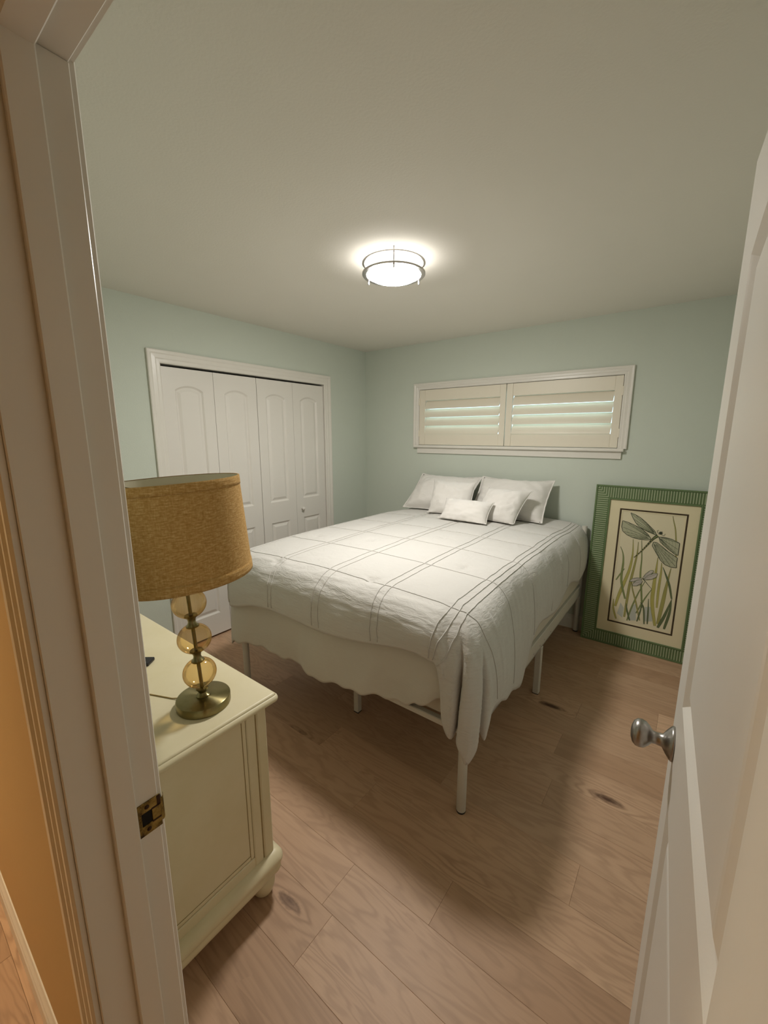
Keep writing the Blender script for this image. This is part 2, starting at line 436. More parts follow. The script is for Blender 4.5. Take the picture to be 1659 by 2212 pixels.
# baseboards
BB = [(0, 0), (.014, 0), (.014, .085), (.011, .092), (.011, .100), (.006, .110), (.003, .118), (0, .118)]
def baseboard(name, a, b, nx, ny):
    m = MB(); rows = [[(p[0] + nx * t, p[1] + ny * t, z) for t, z in BB] for p in (a, b)]
    V = m.grid(rows, close_v=True, smooth=False)
    for q in (V[0], V[-1]): m.bm.faces.new(q)
    o = m.build(name, 'trim_paint'); struct(o); return o
baseboard('baseboard_back', (.014, 0), (XR, 0), 0, -1)
baseboard('baseboard_left', (0, CY1 + .09), (0, 0), 1, 0)
baseboard('baseboard_left_near', (0, YF), (0, CY0 - .09), 1, 0)
baseboard('baseboard_right', (XR, YF), (XR, -.014), -1, 0)
baseboard('baseboard_front', (.014, YF), (JX0 - .067, YF), 0, 1)
baseboard('baseboard_hall', (HX0, YH), (JX0 - .067, YH), 0, -1)

# ------------------------------------------------------------------ raised-panel door leaves
def panel_loops(x0, x1, z0, z1, rise, prof, n=14):
    """prof: list of (inset, y).  Returns loops of points (counter-clockwise seen from +y)."""
    w = x1 - x0; cx = (x0 + x1) / 2
    out = []
    R = ((w / 2) ** 2 + rise ** 2) / (2 * rise) if rise else 0
    for d, y in prof:
        pts = [(x0 + d, y, z0 + d), (x1 - d, y, z0 + d)]
        if rise:
            zc = z1 + rise - R; r2 = R - d; hw = w / 2 - d
            a = math.asin(min(1, hw / r2))
            for i in range(n + 1):
                t = a - 2 * a * i / n; pts.append((cx + r2 * sin(t), y, zc + r2 * cos(t)))
        else:
            for i in range(n + 1): pts.append((lerp(x1 - d, x0 + d, i / n), y, z1 - d))
        out.append(pts)
    return out
PROF = [(0, 0), (.003, -.002), (.012, -.0095), (.016, -.0105), (.020, -.0105), (.038, -.003), (.042, -.002)]
PROF_BIG = [(0, 0), (.003, -.002), (.015, -.0105), (.019, -.012), (.025, -.012), (.047, -.004), (.052, -.003)]
def leaf_mesh(w, h, t, panels, both=False, z0=0.0, prof=PROF):
    """slab in x 0..w, z z0..h, visible face at y=0 (normal +y), back at -t"""
    m = MB(); bm = m.bm
    def face(yf, s):
        edges = []
        c = [(0, z0), (w, z0), (w, h), (0, h)]
        vs = [bm.verts.new((a, yf, b)) for a, b in c]
        edges += [bm.edges.new((vs[i], vs[(i + 1) % 4])) for i in range(4)]
        for (x0, x1, za, zb, rise) in panels:
            loops = panel_loops(x0, x1, za, zb, rise, prof)
            V = [[bm.verts.new((p[0], yf + s * p[1], p[2])) for p in lp] for lp in loops]
            k = len(V[0])
            for a, b in zip(V, V[1:]):
                for i in range(k): bm.faces.new([a[i], a[(i + 1) % k], b[(i + 1) % k], b[i]])
            bm.faces.new(V[-1])
            for i in range(k):
                e = bm.edges.get((V[0][i], V[0][(i + 1) % k])); edges.append(e)
        bmesh.ops.triangle_fill(bm, edges=edges, use_beauty=True)
        return vs
    a = face(0, 1)
    if both: b = face(-t, -1)
    else:
        b = [bm.verts.new((v.co.x, -t, v.co.z)) for v in a]; bm.faces.new(b)
    for i in range(4): bm.faces.new([a[i], a[(i + 1) % 4], b[(i + 1) % 4], b[i]])
    return m
def knob_prof(r, L):
    return [(0, 0), (r * 1.0, 0), (r * 1.0, .003), (r * .8, .007), (r * .42, .011), (r * .36, L * .45), (r * .45, L * .52), (r * .80, L * .60), (r * .98, L * .72), (r * .98, L * .82), (r * .78, L * .93), (r * .4, L * .985), (0, L)]
# closet: two bifold doors, each two leaves
lw = (CY1 - CY0 - .010) / 4
kn = MB(); 
def closet_door(idx, ytop, label, knob_leaf):
    # local x runs along -y (world) from ytop; face looks to +x (world)
    rt = root('door_%d' % idx, (.000, ytop, 0), rz=-pi / 2); struct(rt); rt['label'] = label
    for k in range(2):
        xa = k * lw
        m = leaf_mesh(lw - .0025, 2.036, .03, [(.082, lw - .085, 1.004, 1.890, .034), (.082, lw - .085, .19, .822, 0)], z0=.018)
        bmesh.ops.translate(m.bm, vec=(xa + .00125, -.006, 0), verts=m.bm.verts)
        lf = m.build('door_leaf', 'door_paint', rt, world=False)
        if k == knob_leaf:
            q = MB(); kx = xa + (lw - .062 if k == 0 else .062)
            q.lathe([(0, 0), (.009, 0), (.008, .004), (.007, .012), (.011, .018), (.0165, .024), (.0165, .029), (.012, .034), (0, .036)], 20, Matrix.Translation((kx, -.006, .908)) @ Matrix.Rotation(-pi / 2, 4, 'X'))
            q.build('door_knob', 'door_paint', lf, world=False)
    return rt
closet_door(1, CY1 - .004, 'right bifold closet door of two white arched-panel leaves', 0)
closet_door(2, CY1 - .004 - 2 * lw - .002, 'left bifold closet door of two white arched-panel leaves', 1)
# bedroom door, open, hinged on the right
TH = radians(86.86)
d3 = root('door_3', (2.957, -3.240, 0), rz=pi - TH, ry=0); struct(d3); d3['label'] = 'open white two-panel bedroom door at the right edge with a nickel knob'
DW = .728
m = leaf_mesh(DW, 2.025, .035, [(.114, DW - .114, 1.098, 1.850, .055), (.114, DW - .114, .24, .893, 0)], both=True, z0=.012, prof=PROF_BIG)
# exaggerate nothing: same moulding, slightly larger scale
m.build('door_slab', 'door_paint', d3, world=False)
zk = .985; xk = DW - .062
m = MB(); P = [(0, 0), (.033, 0), (.0335, .003), (.031, .006), (.022, .013), (.0125, .019), (.0115, .030), (.0125, .036), (.019, .041), (.0255, .048), (.0275, .056), (.0265, .063), (.021, .069), (.011, .0725), (0, .0735)]
m.lathe(P, 32, Matrix.Translation((xk, 0, zk)) @ Matrix.Rotation(-pi / 2, 4, 'X')); kb = m.build('door_knob', 'nickel_dark', d3, world=False); kb['label'] = 'brushed nickel knob facing the doorway'
m = MB(); m.lathe(P, 32, Matrix.Translation((xk, -.035, zk)) @ Matrix.Rotation(pi / 2, 4, 'X')); m.build('door_knob', 'nickel_dark', d3, world=False)
m = MB(); m.box(DW - .001, DW + .0012, -.030, -.005, zk - .028, zk + .028, .0005); m.build('latch_plate', 'nickel', d3, world=False)
for hz in (.25, 1.05, 1.80):
    m = MB(); m.lathe([(.006, -.045), (.0065, -.045), (.0065, .045), (.006, .045)], 12, Matrix.Translation((-.004, -.041, hz))); m.build('hinge', 'nickel', d3, world=False)

# ------------------------------------------------------------------ window: shutters and glass
w1 = root('window_1', (WX0, .05, WZ0)); struct(w1); w1['label'] = 'high wide window with two white plantation shutter panels'
m = MB(); y0, y1 = .085, .125
m.box(WX0 + .001, WX0 + .04, y0, y1, WZ0, WZ1 - .001); m.box(WX1 - .04, WX1 - .001, y0, y1, WZ0, WZ1 - .001); m.box(WX0 + .04, WX1 - .04, y0, y1, WZ0, WZ0 + .04); m.box(WX0 + .04, WX1 - .04, y0, y1, WZ1 - .04, WZ1 - .001); m.box(1.535, 1.57, y0, y1, WZ0 + .04, WZ1 - .04)
m.build('window_frame', 'trim_paint', w1)
for a, b in ((WX0 + .04, 1.535), (1.57, WX1 - .04)): MB().box(a, b, .103, .107, WZ0 + .04, WZ1 - .04).build('pane', 'window_glass', w1)
def shutter(xa, xb, sl, sr, name, lab):
    g = .003
    pr = MB(); ya, yb = -.006, .022
    f = root_child = None
    pnl = MB()
    pnl.box(xa + g, xa + sl, ya, yb, WZ0 + g, WZ1 - g, .0015); pnl.box(xb - sr, xb - g, ya, yb, WZ0 + g, WZ1 - g, .0015)
    fr = pnl.build('shutter_stiles', 'shutter_paint', w1); fr['label'] = lab
    m = MB(); m.box(xa + sl + .0004, xb - sr - .0004, ya + .002, yb, 1.909, WZ1 - g, .0015); m.build('top_rail', 'shutter_paint', fr)
    m = MB(); m.box(xa + sl + .0004, xb - sr - .0004, ya + .002, yb, WZ0 + g, 1.594, .0015); m.build('bottom_rail', 'shutter_paint', fr)
    for k in range(4):
        zc = 1.594 + (k + .5) * .0788; rows = []
        ang = radians(64)
        hw, ht = .0445, .0055
        for xx in (xa + sl + .003, xb - sr - .003):
            ring = []
            for j in range(28):
                t = 2 * pi * j / 28; p, q = hw * cos(t), ht * sin(t)
                # lower edge towards the room, upper edge towards the glass
                ring.append((xx, .008 + p * cos(ang) - q * sin(ang), zc + p * sin(ang) + q * cos(ang)))
            rows.append(ring)
        m = MB(); V = m.grid(rows, close_v=True, smooth=False)
        for q in (V[0], V[-1]): m.bm.faces.new(q)
        m.build('louver', 'shutter_paint', fr)
    return fr
shutter(WX0, 1.5525, .066, .054, 'l', 'left shutter panel'); shutter(1.5525, WX1, .056, .055, 'r', 'right shutter panel')
for xx in (WX0 + .002, WX1 - .002):
    for zz in (1.60, 1.90):
        m = MB(); m.box(xx - .006, xx + .006, -.012, -.006, zz - .032, zz + .032, .001); m.build('shutter_hinge', 'shutter_paint', w1)

# ------------------------------------------------------------------ ceiling lights
def flush_light(name, x, y, mat, label):
    rt = root(name, (x, y, H), label, 'ceiling light')
    T = Matrix.Translation((x, y, H))
    MB().lathe([(0, -.0005), (.120, -.0005), (.120, -.014), (0, -.014)], 48, T).build('mounting_pan', 'nickel', rt, smooth_angle=40)
    m = MB(); m.lathe([(.1195, -.0145), (.134, -.0145), (.136, -.030), (.136, -.0625)], 64, T, cap=False, mi=1)
    m.lathe([(.136, -.0625), (.130, -.074), (.110, -.086), (.080, -.094), (.045, -.0985), (0, -.1)], 64, T, cap=False)
    bmesh.ops.remove_doubles(m.bm, verts=m.bm.verts, dist=1e-5)
    m.build('diffuser', [mat, mat + '_side'], rt)
    for z0, r0, r1, h in ((-.019, .147, .157, .007), (-.068, .136, .157, .010)):
        m = MB(); m.lathe([(r0, z0 + h / 2), (r1 - .002, z0 + h / 2), (r1, z0 + h * .3), (r1, z0 - h * .3), (r1 - .002, z0 - h / 2), (r0, z0 - h / 2), (r0, z0 + h / 2)], 64, T, cap=False)
        m.build('ring', 'nickel', rt, smooth_angle=40)
    for k in range(3):
        a = radians(306 + 120 * k); px, py = x + .150 * cos(a), y + .150 * sin(a)
        m = MB(); m.lathe([(.0032, 0), (.0032, -.064)], 12, Matrix.Translation((px, py, H - .0005))); m.build('post', 'nickel', rt)
        m = MB(); m.lathe([(.004, -.073), (.006, -.076), (.0035, -.081), (.0052, -.086), (.003, -.092), (0, -.095)], 14, Matrix.Translation((px, py, H)), cap=False); m.build('finial', 'nickel', rt)
    return rt
flush_light('ceiling_light', 1.590, -1.690, 'room_diffuser', 'round flush ceiling light glowing white with two nickel rings')
flush_light('hall_light', .55, -4.02, 'hall_diffuser', 'round flush light on the hallway ceiling outside the bedroom doorway')

# ------------------------------------------------------------------ bed frame
LEGX = (.735, 2.258); LY = (-2.105, -1.076, -.044)
bd = root('platform_bed', (1.5, -1.07, 0), 'white metal platform bed on slim legs under the mattress and white bedding', 'bed')
for lx in LEGX:
    sgn = 1 if lx > 1.5 else -1
    for i, ly in enumerate(LY):
        if i == 1:
            lg = MB().box(lx - .018, lx + .018, ly - .018, ly + .018, .003, .318, .003, 1).build('leg', 'bed_metal', bd)
            m = MB(); m.box(lx - .0175, lx + .0175, ly - .0175, ly + .0175, 0, .0035)
        else:
            lg = MB().lathe([(0, .006), (.019, .006), (.020, .010), (.020, .88 if i == 2 else .40), (.018, .885 if i == 2 else .404), (0, .887 if i == 2 else .405)], 24, Matrix.Translation((lx, ly, 0))).build('leg', 'bed_metal', bd, smooth_angle=50)
            m = MB(); m.lathe([(0, 0), (.0185, 0), (.020, .004), (.020, .0095), (.0, .0095)], 24, Matrix.Translation((lx, ly, 0)))
        m.build('foot_cap', 'black_rubber', lg)
    m = MB(); xi = lx - .0145 * 1; m.box(lx - .0145, lx + .0145, LY[0] + .021, LY[2] - .021, .318, .402, .003, 1); m.box(lx - .0145 - (.03 if sgn > 0 else 0), lx + .0145 + (0 if sgn > 0 else .03), LY[0] + .021, LY[2] - .021, .318, .324)
    rail = m.build('side_rail', 'bed_metal', bd)
    for yy in (-1.24, -1.12, -1.03, -.90):
        q = MB(); q.lathe([(0, .003), (.005, .002), (.006, 0), (.006, -.003)], 12, Matrix.Translation((lx + sgn * .0145, yy, .345)) @ Matrix.Rotation(sgn * pi / 2, 4, 'Y')); q.build('bolt', 'nickel', rail)
m = MB(); m.box(LEGX[0] + .021, LEGX[1] - .021, LY[0] - .0145, LY[0] + .0145, .374, .402, .003, 1); m.build('foot_rail', 'bed_metal', bd)
for zz in (.33, .62, .80):
    m = MB(); m.box(LEGX[0] + .021, LEGX[1] - .021, LY[2] - .012, LY[2] + .012, zz, zz + .04, .003, 1); m.build('head_rail', 'bed_metal', bd)
m = MB(); m.box(1.483 - .016, 1.483 + .016, LY[0] + .016, LY[2] - .016, .330, .372, .003, 1); m.build('centre_beam', 'bed_metal', bd)
for yy in (-1.883, -1.076, -.30):
    lg = MB().box(1.483 - .017, 1.483 + .017, yy - .017, yy + .017, .004, .329, .003, 1).build('leg', 'bed_metal', bd)
    MB().box(1.483 - .0165, 1.483 + .0165, yy - .0165, yy + .0165, 0, .0045).build('foot_cap', 'black_rubber', lg)
for k in range(11):
    yy = -1.98 + k * .186; MB().box(LEGX[0] + .016, LEGX[1] - .016, yy - .02, yy + .02, .374, .396, .002, 1).build('slat', 'bed_metal', bd)
mt = MB().box(.742, 2.266, -2.100, -.068, .4025, .822, .030, 4).build('mattress', 'mattress_fabric', smooth_angle=60)
tag(mt, 'thick pale mattress resting in the white metal bed frame', 'mattress')
#BEDDING
# ------------------------------------------------------------------ comforter: flat cloth coordinates mapped on a draped surface
ZT = .925
RC = .10                                   # plan radius of the turned-down corners
EX0, EX1, EY0, EY1 = .80, 2.175, -2.035, -.045   # edge of the flat top
OX, OY = .50, .40                          # cloth overhang on the sides, at the foot
def ztop(X, Y):
    u = (X - (EX0 + EX1) / 2) / ((EX1 - EX0) / 2); vv = (Y + 1.05) / 1.0
    return ZT + .012 - .020 * u * u - .016 * max(0, -vv) ** 3 - .022 * sstep(-.75, -.2, Y)
# hem (outer surface) keyed by perimeter length, left head -> foot -> right head
ls = (EY1 - EY0) - RC; lf = (EX1 - EX0) - 2 * RC; la = pi / 2 * RC
HEM = []
def key(s, x, y, z, b=None): HEM.append((s, Vector((x, y, z))))
key(0, .655, -.05, .56); key(ls * .5, .64, -1.0, .55); key(ls * .85, .645, -1.75, .55); key(ls, .645, -1.98, .55)
key(ls + la * .5, .665, -2.14, .55); key(ls + la, .78, -2.20, .575)
f0 = ls + la
def fx(x): return f0 + (x - (EX0 + RC))
key(fx(.98), .99, -2.205, .635); key(fx(1.25), 1.25, -2.205, .652); key(fx(1.55), 1.55, -2.205, .645); key(fx(1.80), 1.82, -2.205, .680); key(fx(1.97), 1.98, -2.205, .712); key(fx(2.05), 2.065, -2.208, .722)
c0 = f0 + lf
for fr, hx, hy, hz in ((.02, 2.10, -2.210, .722), (.12, 2.145, -2.212, .716), (.22, 2.182, -2.215, .700), (.27, 2.200, -2.212, .60), (.32, 2.212, -2.215, .475), (.38, 2.258, -2.222, .428), (.43, 2.250, -2.120, .455),
        (.48, 2.278, -2.215, .43), (.535, 2.308, -2.225, .375), (.57, 2.328, -2.222, .350), (.62, 2.350, -2.175, .415), (.655, 2.300, -2.105, .47), (.72, 2.350, -2.12, .400), (.80, 2.352, -2.05, .485), (.90, 2.35, -1.97, .48)):
    key(c0 + la * fr, hx, hy, hz)
r0 = c0 + la
def ry(y): return r0 + (y - (EY0 + RC))
key(ry(-1.86), 2.345, -1.87, .435); key(ry(-1.75), 2.325, -1.74, .40); key(ry(-1.64), 2.312, -1.63, .345); key(ry(-1.54), 2.305, -1.535, .322); key(ry(-1.46), 2.303, -1.46, .41); key(ry(-1.33), 2.302, -1.315, .540)
key(ry(-1.10), 2.302, -1.10, .525); key(ry(-.90), 2.302, -.90, .502); key(ry(-.62), 2.302, -.61, .582); key(ry(-.32), 2.302, -.312, .52); key(ry(-.045), 2.295, -.06, .545)
HEM0 = []
def hem(s, HEM=HEM):
    if s <= HEM[0][0]: return HEM[0][1]
    for i in range(len(HEM) - 1):
        if s <= HEM[i + 1][0]:
            t = (s - HEM[i][0]) / (HEM[i + 1][0] - HEM[i][0])
            p1, p2 = HEM[i][1], HEM[i + 1][1]; p0 = HEM[max(0, i - 1)]; p3 = HEM[min(len(HEM) - 1, i + 2)]
            d = HEM[i + 1][0] - HEM[i][0]
            m1 = (p2 - p0[1]) / max(1e-6, HEM[i + 1][0] - p0[0]) * d; m2 = (p3[1] - p1) / max(1e-6, p3[0] - HEM[i][0]) * d
            t2, t3 = t * t, t * t * t
            return p1 * (2 * t3 - 3 * t2 + 1) + m1 * (t3 - 2 * t2 + t) + p2 * (-2 * t3 + 3 * t2) + m2 * (t3 - t2)
    return HEM[-1][1]
HEM0 += [k for k in HEM if k[0] < c0]
for fr, hx, hy, hz in ((.10, 2.14, -2.212, .70), (.24, 2.20, -2.215, .62), (.36, 2.26, -2.215, .50), (.50, 2.33, -2.20, .42), (.64, 2.35, -2.14, .42), (.80, 2.352, -2.05, .46), (.92, 2.35, -1.96, .47)):
    HEM0.append((c0 + la * fr, Vector((hx, hy, hz))))
HEM0 += [k for k in HEM if k[0] > c0 + la]
def drape(X, Y):
    """cloth coordinates -> point on the smooth comforter surface, t = 0 on top .. 1 at the hem"""
    cx = min(max(X, EX0 + RC), EX1 - RC); cy = min(max(Y, EY0 + RC), EY1)
    dx, dy = X - cx, Y - cy
    D = hypot(dx, dy)
    if D <= RC + 1e-9: return Vector((X, Y, ztop(X, Y))), 0.0
    ox, oy = dx / D, dy / D
    # perimeter coordinate
    if oy > -1e-9 and ox < 0: s = (EY1 - cy)
    elif oy > -1e-9: s = ry(cy)
    elif abs(ox) < 1e-9: s = fx(cx)
    elif ox < 0: s = ls + RC * atan2(-oy, -ox)
    else: s = c0 + RC * atan2(ox, -oy)
    Lx = (OX + RC) / abs(ox) if abs(ox) > 1e-6 else 9; Ly = (OY + RC) / abs(oy) if abs(oy) > 1e-6 else 9
    L_ = min(Lx, Ly) - RC
    t = min(1.0, (D - RC) / L_)
    P0 = Vector((cx + ox * RC, cy + oy * RC, 0)); P0.z = ztop(P0.x, P0.y)
    P3 = hem(s, HEM0); fold = hem(s) - P3
    out = Vector((ox, oy, 0)); h = P0.z - P3.z
    reach = (Vector((P3.x, P3.y, 0)) - Vector((P0.x, P0.y, 0))).length
    P1 = P0 + out * (reach * .80) + Vector((0, 0, -.006))
    P2 = P3 + Vector((0, 0, h * .62)) + out * (.018 if h < .4 else .004)
    a = 1 - t
    return P0 * (a ** 3) + P1 * (3 * a * a * t) + P2 * (3 * a * t * t) + P3 * (t ** 3) + fold * (t ** 2.3), t
XL = [1.115, 1.150, 1.475, 1.520, 1.825, 1.865, 2.165, 2.205, 2.250, .70, .74, .78]     # pintucks along the bed
YL = [-2.075, -1.730, -1.385, -1.040, -.695, -.35]                                     # seams across the bed
XC = [.74, 1.132, 1.497, 1.845, 2.207]
TUFT = [(2.02, -1.645), (1.74, -2.06), (1.10, -2.12), (1.66, -1.22), (1.32, -1.56), (.93, -1.64)]
def nz(x, y, z=0.0): return noise.noise(Vector((x, y, z)))
def comforter_pt(X, Y):
    P, t = drape(X, Y)
    e = .004
    a, _ = drape(X + e, Y); b, _ = drape(X, Y + e)
    n = (a - P).cross(b - P)
    n = n.normalized() if n.length > 1e-12 else Vector((0, 0, 1))
    if n.z < -.2: n = -n
    dl = min(min(abs(X - q) for q in XC), min(abs(Y - q) for q in YL))
    puff = .006 * (1 - exp(-(dl / .055) ** 2))
    w = .0030 * nz(X * 4.5, Y * 4.5) + .0012 * nz(X * 12, Y * 12, 3)
    # horizontal crinkle on the foot face and near the corner
    fc = sstep(-2.00, -2.16, Y) * (1 - .4 * sstep(2.2, 2.4, X))
    w += fc * (.0040 * nz(X * 7, Y * 26, 7) + .0018 * nz(X * 14 + 1.5 * nz(X * 5, Y * 5), Y * 48, 9))
    cr = sstep(.0, .18, min(X - 2.12, -2.02 - Y)) if X > 2.12 and Y < -2.02 else 0
    w += cr * .0028 * sin(30 * atan2(X - 2.05, -1.93 - Y) + 5 * nz(X * 4, Y * 4))
    sd = sstep(EX1 + .03, EX1 + .2, X) * (1 - cr)
    w += sd * .004 * nz(X * 6, Y * 26, 5)
    for tx, ty in TUFT:
        r = hypot(X - tx, Y - ty)
        if r < .16:
            an = atan2(Y - ty, X - tx); w -= .013 * exp(-(r / .022) ** 2) + .0030 * exp(-(r / .06) ** 2) * (1 + sin(an * 6 + tx * 9)) 
    g = 1 - .7 * sstep(.82, 1, t)
    return P + n * ((puff + w) * g), n, t
cx0, cx1, cyf, cyh = EX0 - OX, EX1 + OX, EY0 - OY, EY1
NX, NY = 210, 245
m = MB(); rows = []
for i in range(NX + 1):
    X = lerp(cx0, cx1, i / NX); rows.append([comforter_pt(X, lerp(cyf, cyh, j / NY))[0] for j in range(NY + 1)])
m.grid(rows)
cf = m.build('comforter', 'cotton_white', fixn=True)
tag(cf, 'white crinkled cotton comforter with pintuck lines draped over the bed', 'comforter')
up = sum(p.normal.z for p in cf.data.polygons)
if up < 0: cf.data.flip_normals()
md = cf.modifiers.new('thickness', 'SOLIDIFY'); md.thickness = .016; md.offset = -1; md.use_rim = True
MW[cf.name] = Matrix.Identity(4)
def cord(pts, r=.0021):
    q = MB(); q.tube(pts, r, 6); return q.build('pintuck', 'cotton_white', cf)
for X in XL:
    pts = []
    for j in range(150):
        Y = lerp(cyf + .015, cyh - .03, j / 149); Xw = X + .0045 * nz(Y * 9, X * 7) + .002 * nz(Y * 26, X)
        p, n, t = comforter_pt(Xw, Y); pts.append(p + n * .0016)
    cord(pts)
for Y in YL:
    pts = []
    for j in range(150):
        X = lerp(cx0 + .02, cx1 - .02, j / 149); Yw = Y + .006 * nz(X * 5, Y * 7)
        p, n, t = comforter_pt(X, Yw); pts.append(p + n * .0014)
    cord(pts, .0019)
# ------------------------------------------------------------------ flat sheet hanging at the foot end
SH = [(.60, .30), (.66, .286), (.755, .33), (.90, .346), (1.07, .337), (1.27, .352), (1.49, .352), (1.68, .369), (1.85, .385), (1.956, .404), (2.054, .447), (2.186, .53), (2.25, .56)]
def pw(tab, x):
    if x <= tab[0][0]: return tab[0][1]
    for (a, b), (c, d) in zip(tab, tab[1:]):
        if x <= c: return b + (d - b) * sstep(0, 1, (x - a) / (c - a))
    return tab[-1][1]
m = MB(); rows = []
n1, n2 = 200, 34
for i in range(n1 + 1):
    q = i / n1; sl = .22; tot = sl + 1.56; d = q * tot
    col = []
    for j in range(n2 + 1):
        v = j / n2
        if d < sl: bx, by, nx_, ny_ = .672, -1.92 - d * 1.03, -1, 0
        else: bx, by, nx_, ny_ = .672 + (d - sl), -2.150, 0, -1
        if abs(d - sl) < .05: 
            k = (d - sl) / .05; bx += .008 * (1 - abs(k)); by += .008 * (1 - abs(k))
        zh = pw(SH, bx) if d >= sl else .286 + .02 * (1 - d / sl)
        zh += .006 * sin(d * 52) + .004 * sin(d * 23 + 1)
        z = lerp(.80, zh, v)
        wv = v * (.016 + .022 * sin(d * 8 + .6 - v * 1.2) + .009 * sin(d * 19 + v * 2)) + .006 * v * nz(d * 14, v * 4, 2) - .012 * v * v
        wv = max(wv, -.020)
        col.append((bx + nx_ * wv, by + ny_ * wv, z))
    rows.append(col)
m.grid(rows)
sh = m.build('flat_sheet', 'sheet_cotton'); tag(sh, 'thin off-white sheet with wavy hem hanging below the comforter at the foot', 'sheet')
md = sh.modifiers.new('thickness', 'SOLIDIFY'); md.thickness = .002; md.offset = 0

# ------------------------------------------------------------------ pillows
def pillow(name, bl, br, tl, T, mat, label, pinch=.06, flange=0, group=None, sag=.0, seed=0):
    """bl, br, tl: lower-left, lower-right, upper-left corners of the pillow's middle plane (seen from the foot)"""
    bl, br, tl = Vector(bl), Vector(br), Vector(tl)
    ux = br - bl; uz = tl - bl; nn = ux.cross(uz).normalized()
    if nn.y > 0: nn = -nn
    m = MB(); n = 44
    def pt(u, v, side):
        uu = u * (1 - pinch * (1 - v * v) ** 1.0 * abs(u) ** 3); vv = v * (1 - pinch * 1.1 * (1 - u * u) * abs(v) ** 3)
        e = 1 - flange
        fu, fv = min(1, abs(u) / e), min(1, abs(v) / e)
        th = T * (max(0, 1 - fu ** 2.6) ** .62) * (max(0, 1 - fv ** 2.6) ** .62)
        wr = .010 * T / .08 * (nz(u * 2.2 + seed, v * 2.2, seed) + .6 * nz(u * 5 + seed, v * 5, seed + 4))
        th = th + wr * min(1, th / .02)
        c = bl + ux * ((uu + 1) / 2) + uz * ((vv + 1) / 2)
        c = c + Vector((0, 0, -sag * (1 - u * u) * (v + 1) / 2))
        k = .55 if side < 0 else 1.0
        edge = .0015 + (.004 * nz(u * 6 + seed, v * 6) if flange else 0)
        r = c + nn * (side * (th * k + .0012) + edge)
        zf = ztop(r.x, r.y) + .016
        if r.z < zf: r.z = zf + .0004 * side
        if r.y > -.004: r.y = -.004
        return r
    for side in (1, -1):
        m.grid([[pt(-1 + 2 * i / n, -1 + 2 * j / n, side) for j in range(n + 1)] for i in range(n + 1)])
    bmesh.ops.remove_doubles(m.bm, verts=m.bm.verts, dist=.0035)
    o = m.build(name, mat)
    # piped seam around the edge
    q = MB(); ring = []
    for a in range(4 * n):
        s_, k = divmod(a, n); t = -1 + 2 * k / n
        u, v = [(t, -1), (1, t), (-t, 1), (-1, -t)][s_]
        ring.append(pt(u, v, 0))
    q.tube(ring, .0032, 6, closed=True); q.build('seam', mat, o)
    return tag(o, label, 'pillow', group)
pillow('bed_pillow', (.73, -.34, .915), (1.350, -.33, .915), (.780, -.075, 1.215), .105, 'sham_white', 'left large white bed pillow leaning on the wall behind the cushions', .05, .05, seed=2, sag=.012)
pillow('bed_pillow', (1.400, -.335, .915), (2.012, -.33, .915), (1.405, -.075, 1.225), .105, 'sham_white', 'right large white bed pillow with a flanged edge leaning on the wall', .05, .06, seed=5, sag=.012)
pillow('throw_pillow', (1.105, -.525, .905), (1.515, -.525, .905), (1.050, -.315, 1.197), .088, 'pillow_white', 'left square white throw pillow behind the small oblong cushion', .11, 0, seed=9)
pillow('throw_pillow', (1.522, -.58, .905), (1.875, -.58, .905), (1.585, -.36, 1.168), .088, 'pillow_white', 'right square white throw pillow with a pointed upper corner', .11, 0, seed=13)
pillow('lumbar_pillow', (1.330, -.735, .912), (1.735, -.735, .91), (1.325, -.59, 1.090), .072, 'pillow_white', 'small oblong white cushion in front of the other pillows', .09, 0, seed=17)
#ENDBEDDING
#PICTURE
# ------------------------------------------------------------------ framed print leaning on the wall
PX = 2.69; LEAN = math.atan(.070 / 1.216)
pc = root('framed_print', (PX, -.108, .0), 'large green ribbed frame with a dragonfly print leaning on the wall', 'picture', rx=-LEAN)
FW, FH, FB, FT = .3735, 1.219, .104, .024      # half width, height, border, thickness
def bar(pts, horiz):
    m = MB(); f = [(p[0], -FT + .002, p[1]) for p in pts]; b = [(p[0], .0, p[1]) for p in pts]
    V = [m.bm.verts.new(p) for p in f]; U = [m.bm.verts.new(p) for p in b]
    m.bm.faces.new(V); m.bm.faces.new(U)
    for i in range(4): m.bm.faces.new([V[i], V[(i + 1) % 4], U[(i + 1) % 4], U[i]])
    return m
xo, xi, zo0, zo1, zi0, zi1 = FW, FW - FB, 0, FH, FB, FH - FB
sides = [([(-xo, zo0), (-xo, zo1), (-xi, zi1), (-xi, zi0)], 'L'), ([(xo, zo0), (xo, zo1), (xi, zi1), (xi, zi0)], 'R'), ([(-xo, zo1), (xo, zo1), (xi, zi1), (-xi, zi1)], 'T'), ([(-xo, zo0), (xo, zo0), (xi, zi0), (-xi, zi0)], 'B')]
